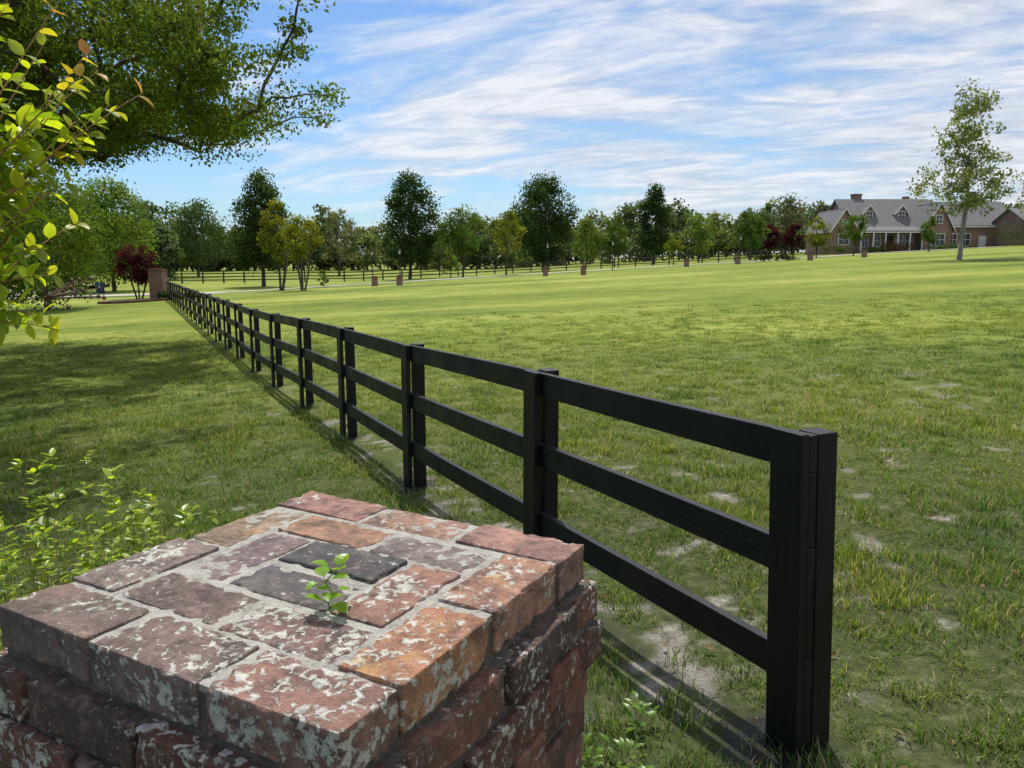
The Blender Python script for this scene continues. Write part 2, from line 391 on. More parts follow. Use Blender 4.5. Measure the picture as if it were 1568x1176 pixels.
def mortar_mat():
    m,nt,out=newmat('mortar'); L=nt.links
    pos=N(nt,'ShaderNodeTexCoord').outputs['Object']
    n1=noise_(nt,pos,25,6,.7); n2=noise_(nt,pos,200,4,.8)
    s=N(nt,'ShaderNodeSeparateXYZ'); L.new(pos,s.inputs[0])
    c=ramp(nt,[(.32,(.17,.155,.135)),(.47,(.42,.40,.355)),(.66,(.60,.58,.52))],math_(nt,'ADD',math_(nt,'MULTIPLY',n1,.6),math_(nt,'MULTIPLY',n2,.4))).outputs[0]
    side=ramp(nt,[(.3,(.05,.043,.037)),(.7,(.20,.18,.15))],n1).outputs[0]
    c=mixc(nt,math_(nt,'GREATER_THAN',s.outputs[2],1.25),side,c)
    p=N(nt,'ShaderNodeBsdfPrincipled'); p.inputs['Roughness'].default_value=.95; L.new(c,p.inputs['Base Color'])
    b=N(nt,'ShaderNodeBump'); b.inputs['Strength'].default_value=1; b.inputs['Distance'].default_value=.006
    L.new(math_(nt,'ADD',n1,n2),b.inputs['Height']); L.new(b.outputs[0],p.inputs['Normal']); L.new(p.outputs[0],out.inputs[0]); return m
MM=mortar_mat()
class Bricks:
    def __init__(s): s.v=[];s.f=[];s.c=[];s.a=[];s.n=0
    def add(s,x0,x1,y0,y1,z0,z1,col,lw=.3,lo=0,r=.004,res=1,jit=.0015,tilt=0):
        def ax(a,b,n):
            t=np.linspace(0,1,n); inner=a+r*1.6+(b-a-3.2*r)*t
            return np.concatenate([[a,a+r*.6],inner,[b-r*.6,b]])
        Xs=ax(x0,x1,max(3,int((x1-x0)/.0075*res))); Ys=ax(y0,y1,max(3,int((y1-y0)/.0075*res))); Zs=ax(z0,z1,max(3,int(5*res)))
        def patch(U,W,fixed,axn,flip):
            u,w=np.meshgrid(U,W); P=np.zeros((u.size,3)); o=[k for k in range(3) if k!=axn]
            P[:,axn]=fixed; P[:,o[0]]=u.ravel(); P[:,o[1]]=w.ravel()
            nu=len(U); i=(np.arange(nu-1)[None,:]+nu*np.arange(len(W)-1)[:,None]).ravel()
            q=np.stack([i,i+1,i+1+nu,i+nu],1)
            if flip: q=q[:,::-1]
            return P,q
        lo_=np.array([x0,y0,z0]); hi=np.array([x1,y1,z1]); ctr=(lo_+hi)/2
        off=RNG.uniform(-jit,jit,3); sd=random.uniform(0,50)
        tl=RNG.uniform(-tilt,tilt,2)
        for (U,W,fx,axn,fl) in((Ys,Zs,x0,0,True),(Ys,Zs,x1,0,False),(Xs,Zs,y0,1,False),(Xs,Zs,y1,1,True),(Xs,Ys,z1,2,False),(Xs,Ys,z0,2,True)):
            P,q=patch(U,W,fx,axn,fl)
            out=np.empty_like(P)
            for k,p in enumerate(P):
                nn=noise.noise(Vector((p[0]*48+sd,p[1]*48,p[2]*48))); rr_=min(.018,r*(.7+8*max(0,nn-.14)))
                c=np.clip(p,lo_+rr_,hi-rr_); d=p-c; l=np.linalg.norm(d)
                n=noise.noise(Vector((p[0]*50+sd,p[1]*50,p[2]*50)))+.6*noise.noise(Vector((p[0]*140+sd,p[1]*140,p[2]*140)))
                if l>1e-9: p2=c+d/l*min(rr_,l); dd=d/l
                else: p2=p; dd=np.zeros(3)
                out[k]=p2+dd*(n*.0022)
            out[:,2]+=(out[:,0]-ctr[0])*tl[0]+(out[:,1]-ctr[1])*tl[1]
            s.v.append(out+off); s.f.append(q+s.n); s.n+=len(P)
            s.c.append(np.tile(col,(len(P),1))); s.a.append(np.tile((lw,lo,0),(len(P),1)))
    def obj(s,name,mat,parent):
        return mesh_obj(name,np.concatenate(s.v),np.concatenate(s.f),mat,cols=np.concatenate(s.c),extra=np.concatenate(s.a),parent=parent,smooth=True)
S=.638; ZT=1.262; U=S/6; g=.0072
pil=empty('brick_pillar')
B=Bricks()
def tb(q0,q1,p0,p1,col,lw,lo=0):
    x1=S/2-q0*U; x0=S/2-q1*U; y0=-S/2+p0*U; y1=-S/2+p1*U
    B.add(x0+(g if q1<6 else 0),x1-(g if q0>0 else 0),y0+(g if p0>0 else 0),y1-(g if p1<6 else 0),ZT-.064,ZT,col,lw,lo,res=1,jit=.003,tilt=.018)
tb(0,2,0,1,(.26,.15,.12),.85); tb(2,4,0,1,(.19,.135,.12),.8); tb(4,6,0,1,(.16,.12,.105),.35,.25)
tb(0,1,1,3,(.36,.18,.11),.85,.66); tb(0,1,3,5,(.34,.185,.135),.6,.52)
tb(0,2,5,6,(.32,.185,.155),.35); tb(2,4,5,6,(.32,.20,.15),.3,.38); tb(4,6,5,6,(.32,.18,.15),.3)
tb(5,6,1,3,(.21,.165,.15),.65); tb(5,6,3,5,(.31,.23,.155),.3,.45)
tb(1,3,1,2,(.22,.135,.12),1.0); tb(3,5,1,2,(.15,.11,.10),.5,.2)
tb(1,3,4,5,(.21,.17,.16),.3); tb(3,5,4,5,(.33,.195,.135),.3,.38)
tb(1,2,2,4,(.28,.155,.12),.7,.2); tb(4,5,2,4,(.21,.155,.155),.4)
tb(2,4,2,3,(.12,.112,.112),.3); tb(2,4,3,4,(.088,.088,.09),.2)
pal_shade=[(.13,.06,.045),(.18,.078,.057),(.11,.057,.047),(.20,.095,.07),(.095,.062,.054)]  # shade of the pillar sides put into darker brick colours
def course(z1,half,par,proj=0,H=.066,res=.8,lw=(.1,.25,.45)):
    z0=z1-H+.010; W=.10
    for side in range(4):
        T0=-half; T1=half-W-.004
        if proj:
            n=int(round((T1-T0)/.107)); ed=np.linspace(T0,T1,n+1)
            segs=[(ed[k],ed[k+1],(proj if (k+par)%2 else -.004)) for k in range(n)]
        else:
            Lb=(T1-T0)/2.5; ed=[T0,T0+Lb,T0+2*Lb,T1] if par else [T0,T0+.5*Lb,T0+1.5*Lb,T1]
            segs=[(ed[k],ed[k+1],0) for k in range(3)]
        for a,b,pj in segs:
            a+=.006;b-=.006
            h=half+pj+random.uniform(-.005,.006)
            if side==0: bx=(a,b,-h,-h+W)
            elif side==1: bx=(h-W,h,a,b)
            elif side==2: bx=(-b,-a,h-W,h)
            else: bx=(-h,-h+W,-b,-a)
            B.add(*bx,z0,z1,random.choice(pal_shade),random.choice(lw),0,res=res,jit=.002,tilt=.010)
z=ZT-.074
spec=[(.342,0,0),(.349,1,0),(.332,0,.020),(.330,1,0),(.326,0,0)]+[(.322,k%2,0) for k in range(14)]
levels=[]
for k,(h,par,pj) in enumerate(spec):
    course(z,h,par,pj,.075 if k<2 else .072,res=.65 if k<5 else .35,lw=(.4,.6,.75) if k<2 else (.2,.4,.6)); levels.append((z,h)); z-=.075 if k<2 else .072
B.obj('bricks',BM,pil)
mo=MB()
mo.box(-S/2+.007,S/2-.007,-S/2+.007,S/2-.007,ZT-.075,ZT-.0035)
for zz,h in levels:
    mo.box(-h+.014,h-.014,-h+.014,h-.014,zz-.076,zz-.0005)
mo.obj('mortar_core',MM,parent=pil)
mf=MB()
for k,(zz,h) in enumerate(levels):
    up=levels[k-1][1] if k else S/2
    hh=min(h,up)-.009
    mf.box(-hh,hh,-hh,hh,zz-.003,zz+.011)
mf.obj('mortar_beds',MM,parent=pil)
pil.location=(-.306,1.161,0); pil.rotation_euler=(0,0,math.radians(-28.9))

mb=MB(); sb=np.array([-.2577,1.024,ZT-.002])
G1=(.2,.4,.03);G2=(.28,.48,.04)
nodes=[sb+np.array([.002*k*(-1)**k,.001*k,.0145*k]) for k in range(5)]
for k in range(4): mb.tube(nodes[k],nodes[k+1],.0012,.0009,6,(.2,.3,.06))
for k in range(1,5):
    for j in range(3 if k<4 else 4):
        th=j*2.2+k*1.3; d=np.array([math.cos(th),math.sin(th),random.uniform(-.1,.5) if k<4 else .8])
        st=nodes[k]+d/np.linalg.norm(d)*.010; mb.tube(nodes[k],st,.0006,.0005,4,(.2,.3,.06))
        L_=random.uniform(.02,.03); mb.leaf(st,d,(0,0,1),L_,L_*.85,random.uniform(.1,.7),G1,G2)
mb.obj('weed_sprout',M_LEAFG)

# ------------------------------------------------------------------ trees
def rand_unit(n,rng):
    v=rng.normal(size=(n,3)); return v/np.linalg.norm(v,axis=1)[:,None]
def leaf_quads(C,size,rng,cols,aspect=.6,droop=0.0):
    n=len(C); a=rand_unit(n,rng); a[:,2]-=droop; a/=np.linalg.norm(a,axis=1)[:,None]
    b=np.cross(a,rand_unit(n,rng)); b/=np.maximum(1e-6,np.linalg.norm(b,axis=1))[:,None]
    s=(size*rng.uniform(.6,1.3,n))[:,None]*.5
    V=np.stack([C-a*s,C+b*s*aspect+a*s*.1,C+a*s,C-b*s*aspect+a*s*.1],1).reshape(-1,3)
    F=np.arange(4*n).reshape(n,4); c=np.repeat(cols,4,axis=0)
    return V,F,c
def crown_clusters(rng,n,cx,cy,zb,zt,R,shape,irr=.22,qe=.42):
    out=[]; ph=rng.uniform(0,6.28,4)
    while len(out)<n:
        t=rng.random(); th=rng.uniform(0,6.28)
        if shape=='oval': r=R*math.sin(math.pi*min(1,(t*.93+.05))**.72)**.65
        elif shape=='round': r=R*math.sin(math.pi*(t*.92+.06))**.55
        elif shape=='cone': r=R*min(1,(t*3.2+.35))*(1-t)**.62*1.15
        r*=1+irr*math.sin(2*th+ph[0]+3*t)*.6+irr*math.sin(3*th+ph[1]-5*t)*.6
        if rng.random()>r/R+.12: continue
        q=r*rng.random()**qe*.86
        out.append((cx+q*math.cos(th),cy+q*math.sin(th),zb+(zt-zb)*t))
    return np.array(out)
def cluster_leaves(rng,cl,rc,nper,colr,flat=.75,bvar=.28):
    n=len(cl); k=nper
    d=rng.normal(size=(n,k,3)); d/=np.linalg.norm(d,axis=2)[:,:,None]
    d*=rng.random((n,k,1))**.45*(1+.22*np.abs(rng.normal(size=(n,k,1)))*(rng.random((n,k,1))<.2))*np.array([1,1,flat])
    sc=rng.uniform(.55,1.3,(n,1,1))*rc
    C=(cl[:,None,:]+d*sc).reshape(-1,3)
    br=rng.uniform(1-bvar,1+bvar,(n,1,1)); hue=rng.uniform(.88,1.15,(n,1,1))
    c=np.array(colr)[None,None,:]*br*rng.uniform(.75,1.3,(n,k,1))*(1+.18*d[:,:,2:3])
    c[:,:,0:1]*=hue
    return C,c.reshape(-1,3)
def skeleton(cl,base,trunk_top,r0,rng,nseg=6,sag=.1,multi=1):
    nodes=[];par=[]
    for m in range(multi):
        off=np.array([math.cos(m*2.1),math.sin(m*2.1),0])*(.12 if multi>1 else 0)
        for k in range(nseg+1):
            t=k/nseg; w=np.array([math.sin(t*5+m)*.03,math.cos(t*4+m)*.03,0])*np.linalg.norm(trunk_top-base)
            nodes.append(base+off+(trunk_top-base)*t+w*t+off*t*6); par.append(len(nodes)-2 if k else -1)
    order=np.argsort(np.linalg.norm(cl-(base*.35+trunk_top*.65),axis=1))
    for ci in order:
        c=cl[ci]; A=np.array(nodes); d=A-c
        cost=np.linalg.norm(d,axis=1)+np.where(A[:,2]>c[2],(A[:,2]-c[2])*1.2,0)
        cost[0]+=5
        j=int(np.argmin(cost)); s=A[j]; L=np.linalg.norm(c-s); m=max(1,min(4,int(L/.9)+1)); pv=j
        for q in range(1,m+1):
            t=q/m; p=s+(c-s)*t+np.array([0,0,sag*L*math.sin(math.pi*t)])
            if q<m: p=p+rng.normal(size=3)*.06*L
            nodes.append(p); par.append(pv); pv=len(nodes)-1
    cnt=np.ones(len(nodes))
    for k in range(len(nodes)-1,-1,-1):
        if par[k]>=0: cnt[par[k]]+=cnt[k]
    r=r0*(cnt/cnt.max())**.48
    mb=MB()
    for k in range(len(nodes)):
        if par[k]>=0: mb.tube(nodes[par[k]],nodes[k],max(r[k]*1.05,.004) if par[k]>0 else r[k]*1.35,max(r[k],.004),6 if r[k]>.05 else 4)
    return mb
def tree(name,px,Y,h,cw,col,frac=.2,shape='oval',ncl=70,nper=90,leaf=.22,seed=1,rcf=.30,bark=None,r0=None,irr=.22,multi=1,flat=.85,bvar=.3,qe=.42):
    X=(px-784)*Y/1187
    rng=np.random.default_rng(seed); z=gzf(X,Y); e=empty(name)
    rc=cw*rcf
    cl=crown_clusters(rng,ncl,X,Y,z+h*frac+rc*.5,z+h-rc*.6,cw*.95-rc*.3,shape,irr,qe)
    C,c=cluster_leaves(rng,cl,rc,nper,col,flat,bvar)
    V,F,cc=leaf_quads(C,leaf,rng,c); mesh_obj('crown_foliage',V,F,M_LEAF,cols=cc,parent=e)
    base=np.array([X,Y,z-.1]); top=np.array([X+rng.normal()*.06*cw,Y,z+h*.72])
    skeleton(cl,base,top,r0 or h*.015,rng,multi=multi).obj('trunk_and_limbs',bark or M_BARK,parent=e,smooth=True)
    return e
DK=(.048,.088,.028); MD=(.085,.148,.033); YG=(.155,.185,.025); LG=(.14,.21,.05); GR=(.15,.17,.10); PU=(.060,.014,.024)
tree('pear_tree',404,75,11.2,3.2,DK,.13,'oval',130,110,.26,11,irr=.3)
tree('pear_tree',628,85,11.6,3.9,DK,.12,'oval',130,110,.28,12,irr=.3)
tree('pear_tree',832,95,11.9,4.5,DK,.08,'oval',150,110,.30,13,irr=.3)
tree('pear_tree',1000,110,11.0,3.3,DK,.10,'oval',90,100,.32,14,irr=.3)
tree('ornamental_tree',430,61,7.0,1.6,YG,.32,'round',34,90,.2,21,multi=2,irr=.35)
tree('ornamental_tree',464,57,5.7,1.95,YG,.38,'round',36,90,.2,22,multi=3,irr=.35)
tree('young_tree',496,64,1.8,.6,LG,.1,'oval',16,40,.14,23)
tree('grey_tree',520,112,10.2,4.0,GR,.15,'round',60,40,.3,24,rcf=.22)
tree('maple_tree',709,82,7.6,2.8,MD,.27,'round',50,90,.24,25,irr=.35)
tree('young_tree',690,84,3.2,1.3,LG,.08,'oval',24,50,.2,26)
tree('ornamental_tree',775,78,6.5,2.2,YG,.32,'round',36,70,.22,27,bvar=.35,irr=.4,rcf=.26)
tree('maple_tree',897,102,6.6,2.7,LG,.15,'oval',50,60,.28,28)
tree('maple_tree',940,100,6.6,2.2,MD,.25,'round',40,70,.26,29,irr=.35)
tree('young_tree',1030,92,3.9,1.3,YG,.2,'oval',24,50,.22,30)
tree('maple_tree',1068,104,6.5,2.5,LG,.15,'round',44,60,.28,31)
tree('maple_tree',1145,105,6.8,2.4,MD,.22,'round',44,70,.28,32)
tree('plum_tree',1178,108,4.7,1.4,PU,.25,'round',30,60,.28,33)
tree('plum_tree',1212,108,4.6,1.7,PU,.25,'round',30,60,.28,34)
tree('maple_tree',1247,92,4.8,1.7,YG,.25,'round',30,60,.24,35)
tree('maple_tree',1303,92,5.0,2.0,MD,.25,'round',34,60,.24,36)
tree('maple_tree',1417,95,4.3,1.5,MD,.25,'round',30,55,.24,37)
tree('sycamore_tree',1465,50,11.5,3.6,(.19,.24,.10),.24,'cone',165,44,.20,38,rcf=.15,bark=M_BARKL,r0=.13,irr=.2,qe=.7)
tree('maple_tree',1598,70,9.2,3.4,(.18,.22,.09),.2,'round',60,45,.22,39,rcf=.22)
tree('plum_tree',212,51,3.8,1.5,PU,.25,'round',50,80,.16,40,multi=3)
tree('shade_tree',305,112,11.2,4.9,(.075,.12,.045),.12,'round',80,90,.36,41)
tree('shade_tree',175,66,9.6,4.4,(.13,.205,.035),.06,'round',110,110,.26,42)
tree('shade_tree',70,44,8.3,4.4,(.10,.165,.028),.04,'round',120,120,.2,43)
tree('shade_tree',-50,34,8.6,4.2,(.065,.115,.025),.04,'round',120,120,.2,44)
def bush(px,Y,w,h,col,seed,name='shrub'):
    X=(px-784)*Y/1187; rng=np.random.default_rng(seed); z=gzf(X,Y)
    n=26; cl=np.stack([X+rng.uniform(-w,w,n),Y+rng.uniform(-w,w,n)*.5,z+h*.25+rng.uniform(0,.45,n)*h],1)
    C,c=cluster_leaves(rng,cl,h*.45,60,col); V,F,cc=leaf_quads(C,.16,rng,c); mesh_obj(name,V,F,M_LEAF,cols=cc)
bush(1183,82,2.2,.8,(.02,.045,.015),51); bush(1368,112,1.7,1.6,(.05,.03,.02),52); bush(1545,110,2.4,3.5,(.04,.07,.025),53); bush(1340,114,1.5,1.0,(.03,.06,.02),54)
bush(275,50,1.2,.5,(.05,.09,.03),55); bush(1275,112,2.5,1.6,(.05,.09,.03),56); bush(1450,112,3.5,.8,(.05,.09,.03),57)
# oak
rng=np.random.default_rng(5); cl=[]
while len(cl)<900:
    d=rng.normal(size=3); d/=np.linalg.norm(d); q=rng.random()**.36
    zr=4.8 if d[2]>0 else 1.8
    lob=1+.07*math.sin(5*math.atan2(d[1],d[0])+4*d[2])+.05*math.sin(11*d[2]+3*d[0])
    p=np.array([-14.3+9.6*d[0]*q*lob,18+8.3*d[1]*q*lob,6.0+zr*d[2]*q*lob])
    if p[0]<-21.5: continue
    if math.hypot(p[0]+14.2,p[1]-18)<2.5 and p[2]<6.5: continue
    if noise.noise(Vector(tuple(p*.5)))<-.30: continue
    cl.append(p)
while len(cl)<950:  # extra crown clusters above the frame, added to shade the lawn
    y=rng.uniform(8,14); p=np.array([rng.uniform(-9,-3.8),y,1.75+.38*y+rng.uniform(.8,2.2)])
    if noise.noise(Vector(tuple(p*.5)))<.0: continue
    cl.append(p)
cl=np.array(cl)
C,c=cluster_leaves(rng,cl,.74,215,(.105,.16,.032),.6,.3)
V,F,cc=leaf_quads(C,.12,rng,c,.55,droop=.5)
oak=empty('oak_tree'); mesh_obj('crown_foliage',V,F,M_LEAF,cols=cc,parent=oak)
skeleton(cl,np.array([-14.2,18,gzf(-14.2,18)-.2]),np.array([-14.0,17.7,7.2]),.5,rng,8,sag=.06).obj('trunk_and_limbs',M_BARK,parent=oak,smooth=True)
# distant treeline
rng=np.random.default_rng(9); VV=[];FF=[];CC=[];n0=0
tm=MB()
pal_t=[(.095,.145,.06),(.13,.18,.065),(.08,.12,.06),(.125,.15,.095),(.15,.19,.08),(.09,.135,.065)]
def dist_tree(X,Y,h,w,col,ncl,nper,leaf,low):
    global n0
    z=gzf(X,Y); rc=w*.36; cl=crown_clusters(rng,ncl,X,Y,z+h*low+rc*.4,z+h-rc*.7,w*.9,'round',.25)
    C,c=cluster_leaves(rng,cl,rc,nper,col,.85,.3); V,F,cc=leaf_quads(C,leaf,rng,c,.8)
    VV.append(V);FF.append(F+n0);CC.append(cc);n0+=len(V)
    tm.tube((X,Y,z-.3),(X,Y,z+h*.7),.25,.1,5)
x=-150
while x<125:
    Y=178+18*math.sin(x*.03)+rng.uniform(-8,8); h=(12.0+1.6*math.sin(x*.045)+1.5*math.sin(x*.17+2))+rng.uniform(-2.2,1.8); w=rng.uniform(4,6.5)
    dist_tree(x,Y,h,w,pal_t[rng.integers(6)],30,50,.7,.05); x+=rng.uniform(2.4,4.8)
x=-140
while x<120:
    Y=158+rng.uniform(-6,6); dist_tree(x,Y,rng.uniform(4.5,9),rng.uniform(3,5),pal_t[rng.integers(6)],20,46,.6,.0); x+=rng.uniform(2.6,4.4)
for px,Y,h,w in((215,120,11,5),(120,105,12,6),(60,100,11,6),(0,90,10,6),(1255,138,9.3,4),(1200,150,11.5,5),(1150,150,11,5),(1290,140,7,4),(330,150,10,5),(250,100,7,3)):
    dist_tree((px-784)*Y/1187,Y,h,w,pal_t[rng.integers(6)],40,70,.5,.03)
dt=empty('distant_trees')
mesh_obj('foliage',np.concatenate(VV),np.concatenate(FF),M_LEAF,cols=np.concatenate(CC),parent=dt); tm.obj('trunks',M_BARK,parent=dt)

# ------------------------------------------------------------------ crepe myrtle
mb=MB(); st=MB(); rm=random.Random(12)
root=np.array([-1.75,1.55,-.1]); crotch=np.array([-1.42,1.66,1.35])
st.tube(root,crotch,.022,.014,8,(.2,.13,.08))
tips=[(-.78,1.7,2.10),(-.88,1.66,2.13),(-.95,1.7,2.27),(-1.04,1.72,2.32),(-.93,1.78,2.20),(-1.0,1.6,2.10),(-.93,1.7,1.98),(-1.0,1.62,1.90),(-.96,1.75,1.84),(-1.06,1.7,2.02),(-1.0,1.7,1.72),(-1.03,1.72,1.63),(-1.08,1.66,2.2),(-1.06,1.74,1.78),(-.89,1.7,2.03),(-1.0,1.75,2.22),(-1.04,1.66,2.12),(-.98,1.8,2.06),(-1.02,1.68,1.97),(-.90,1.76,2.16),(-1.0,1.7,1.60),(-1.05,1.64,1.86),(-1.0,1.66,2.02),(-1.07,1.7,1.66),(-1.0,1.68,1.78),(-1.08,1.72,1.92),(-.97,1.64,1.93),(-1.06,1.7,2.26),(-.86,1.72,2.08),(-.92,1.66,1.92),(-.95,1.74,2.12)]
for ti,t in enumerate(tips):
    t=np.array(t); a=crotch+np.array([rm.uniform(-.03,.1),rm.uniform(-.08,.08),rm.uniform(.05,.35)])
    if t[2]<1.8: a=crotch+np.array([.02,0,.22])
    mid=(a+t)/2+np.array([0,rm.uniform(-.04,.04),.07])
    n_=14
    P=[(1-u)**2*a+2*u*(1-u)*mid+u*u*t for u in np.linspace(0,1,n_)]
    st.tube(crotch,a,.011,.006,6,(.25,.16,.09))
    for k in range(n_-1): st.tube(P[k],P[k+1],.0042*(1-k/16),.0042*(1-(k+1)/16),5,(.28,.14,.06))
    dr=(P[-1]-P[-2]); dr/=np.linalg.norm(dr)
    for k in range(2,n_):
        for sd in (-1,1):
            if rm.random()<.06: continue
            th=(k%2)*1.5+rm.uniform(-.5,.5); n1=np.cross(dr,[0,0,1]); n1/=np.linalg.norm(n1); n2=np.cross(dr,n1)
            out=sd*(n1*math.cos(th)+n2*math.sin(th)); d=dr*rm.uniform(.3,.9)+out+np.array([0,0,rm.uniform(-.35,.25)])
            L_=rm.uniform(.046,.068)*(1 if k<n_-3 else .7); tipf=max(0,(k-(n_-3))/2)
            gg=rm.uniform(.75,1.05)
            g0=(.38*gg,.52*gg,.03); g1=(.48*gg,.58*gg,.04)
            if rm.random()<.35: g0=(.18,.30,.025); g1=(.23,.36,.03)
            o=(.60,.22,.07)
            cf=tipf*rm.uniform(.2,1) if ti in(0,1,2,4,6,19) else tipf*.1
            c0=[g0[q]*(1-cf)+o[q]*cf for q in range(3)]; c1=[g1[q]*(1-cf)+o[q]*cf for q in range(3)]
            b=P[k]-dr*rm.uniform(0,.02)
            mb.leaf(b,d,(rm.uniform(-.5,.5),rm.uniform(-.5,.5),.8),L_,L_*rm.uniform(.5,.62),rm.uniform(.1,.8),c0,c1)
for q in range(16):
    p=np.array([-.95+rm.uniform(-.07,.07),1.7+rm.uniform(-.03,.03),1.68+rm.uniform(-.035,.04)]); s_=np.array([-1.03,1.7,1.67])
    st.tube(s_,p,.0012,.001,4,(.12,.07,.04)); st.tube(p-np.array([0,0,.004]),p,.002,.005,7,(.07,.03,.02)); st.tube(p,p+np.array([0,0,.006]),.005,.001,7,(.07,.03,.02))
my=empty('crepe_myrtle'); mb.obj('leaves',M_LEAFG,parent=my,smooth=True)
sm,snt,sout=newmat('twig'); pa=N(snt,'ShaderNodeAttribute',attribute_name='Col'); pb=N(snt,'ShaderNodeBsdfPrincipled'); pb.inputs['Roughness'].default_value=.7
snt.links.new(pa.outputs['Color'],pb.inputs['Base Color']); snt.links.new(pb.outputs[0],sout.inputs[0])
st.obj('stems',sm,parent=my,smooth=True)

# shrub lower-left
mb=MB(); st=MB(); rm=random.Random(5)
sc_=np.array([-1.64,2.4,gzf(-1.7,2.45)])
for k in range(170):
    th=rm.uniform(0,6.28); q=math.sqrt(rm.random())*.80
    hh=1.24*(1-.36*(q/.80)**2)*rm.uniform(.66,1.04)
    tip=sc_+np.array([q*math.cos(th),q*math.sin(th),hh]); b=sc_+np.array([q*.3*math.cos(th),q*.3*math.sin(th),0])
    mid=(b+tip)/2+np.array([math.cos(th)*.08,math.sin(th)*.08,0])
    P=[(1-u)**2*b+2*u*(1-u)*mid+u*u*tip+np.array([rm.uniform(-.008,.008),rm.uniform(-.008,.008),0]) for u in np.linspace(0,1,11)]
    for j in range(10): st.tube(P[j],P[j+1],.0040*(1-j/12),.0040*(1-(j+1)/12),4,(.24,.17,.12))
    for j in range(4,11):
        for w in range(2 if j<9 else 8):
            a=rm.uniform(0,6.28); d=np.array([math.cos(a),math.sin(a),rm.uniform(.1,1.0)]); L_=rm.uniform(.028,.048)
            g_=rm.uniform(.75,1.2); c0=(.34*g_,.46*g_,.04*g_); c1=(.44*g_,.54*g_,.06*g_)
            if rm.random()<.3 or hh<.6: c0=(.15,.25,.03); c1=(.19,.30,.035)
            mb.leaf(P[j]+np.array([0,0,rm.uniform(-.03,.02)]),d,(0,0,1),L_,L_*.5,rm.uniform(0,.5),c0,c1)
sh=empty('azalea_shrub'); mb.obj('leaves',M_LEAFG,parent=sh); st.obj('stems',sm,parent=sh)
mb=MB(); rm=random.Random(8)
for (wx,wy) in((.34,2.15),(.22,2.5),(.42,2.45),(.1,2.3),(-2.4,1.9),(.3,1.9),(.5,2.7)):
    z0=gzf(wx,wy)
    for k in range(26):
        a=rm.uniform(0,6.28); r_=rm.uniform(0,.09); d=np.array([math.cos(a),math.sin(a),rm.uniform(.2,1.2)]); L_=rm.uniform(.025,.05)
        mb.leaf((wx+r_*math.cos(a),wy+r_*math.sin(a),z0+rm.uniform(.01,.10)),d,(0,0,1),L_,L_*.45,.5,(.14,.28,.03),(.2,.36,.04))
mb.obj('broadleaf_weeds',M_LEAFG)

# ------------------------------------------------------------------ roads
M_CONC=simple('concrete_drive',(.40,.37,.33),.9,.15,2,.2,30)
def strip(name,pts,w,mat,dz=.02,n=50):
    P=[np.array(p,float) for p in pts]; Q=[]
    for k in range(len(P)-1):
        p0=P[max(0,k-1)];p1=P[k];p2=P[k+1];p3=P[min(len(P)-1,k+2)]
        for t in np.linspace(0,1,n//(len(P)-1),endpoint=False):
            Q.append(.5*((2*p1)+(-p0+p2)*t+(2*p0-5*p1+4*p2-p3)*t*t+(-p0+3*p1-3*p2+p3)*t**3))
    Q.append(P[-1]); V=[];F=[]
    for k,q in enumerate(Q):
        d=(Q[min(k+1,len(Q)-1)]-Q[max(0,k-1)]); d/=np.linalg.norm(d); nn=np.array([-d[1],d[0]])
        for s_ in(-.5,-.25,0,.25,.5):
            p=q+nn*w*s_; V.append((p[0],p[1],gzf(p[0],p[1])+dz))
        for s_ in(-.5,.5):
            p=q+nn*w*s_; V.append((p[0],p[1],gzf(p[0],p[1])-.1))
    for k in range(len(Q)-1):
        a=7*k; b=a+7
        for j in range(4): F.append((a+j,a+j+1,b+j+1,b+j))
        F.append((a+5,a,b,b+5)); F.append((a+4,a+6,b+6,b+4))
    return mesh_obj(name,V,F,mat)
strip('driveway',[(-75,40),(-45,52),(-28,60),(-12,69),(8,80),(30,90),(50,106),(70,112)],2.6,M_CONC,.05,84)
strip('street',[(-60,20),(-48,34),(-40,50),(-42,70)],5.5,M_CONC,.08,60)
strip('dirt_bank',[(-75,74),(-60,73),(-48,72),(-39,73)],6,simple('sandy_soil',(.42,.29,.19),.95,.25,1.2,.5,8),.35,30)

# ------------------------------------------------------------------ buildings
def wallbrick():
    m,nt,out=newmat('house_brick'); L=nt.links
    pos=N(nt,'ShaderNodeTexCoord').outputs['Object']
    sp=N(nt,'ShaderNodeSeparateXYZ'); L.new(pos,sp.inputs[0]); cb=N(nt,'ShaderNodeCombineXYZ')
    L.new(math_(nt,'ADD',sp.outputs[0],sp.outputs[1]),cb.inputs[0]); L.new(sp.outputs[2],cb.inputs[1])
    b=N(nt,'ShaderNodeTexBrick'); b.inputs['Scale'].default_value=1; b.inputs['Brick Width'].default_value=.21; b.inputs['Row Height'].default_value=.075; b.inputs['Mortar Size'].default_value=.006
    b.inputs['Color1'].default_value=(.20,.09,.07,1); b.inputs['Color2'].default_value=(.26,.13,.105,1); b.inputs['Mortar'].default_value=(.32,.29,.26,1)
    L.new(cb.outputs[0],b.inputs['Vector']); p=N(nt,'ShaderNodeBsdfPrincipled'); p.inputs['Roughness'].default_value=.9
    L.new(mixc(nt,1.0,b.outputs['Color'],ramp(nt,[(.3,.75),(.7,1.2)],noise_(nt,pos,.8,4)).outputs[0],'MULTIPLY'),p.inputs['Base Color'])
    L.new(p.outputs[0],out.inputs[0]); return m
HB=wallbrick(); WH=simple('white_trim',(.68,.67,.65),.6,.05,2)
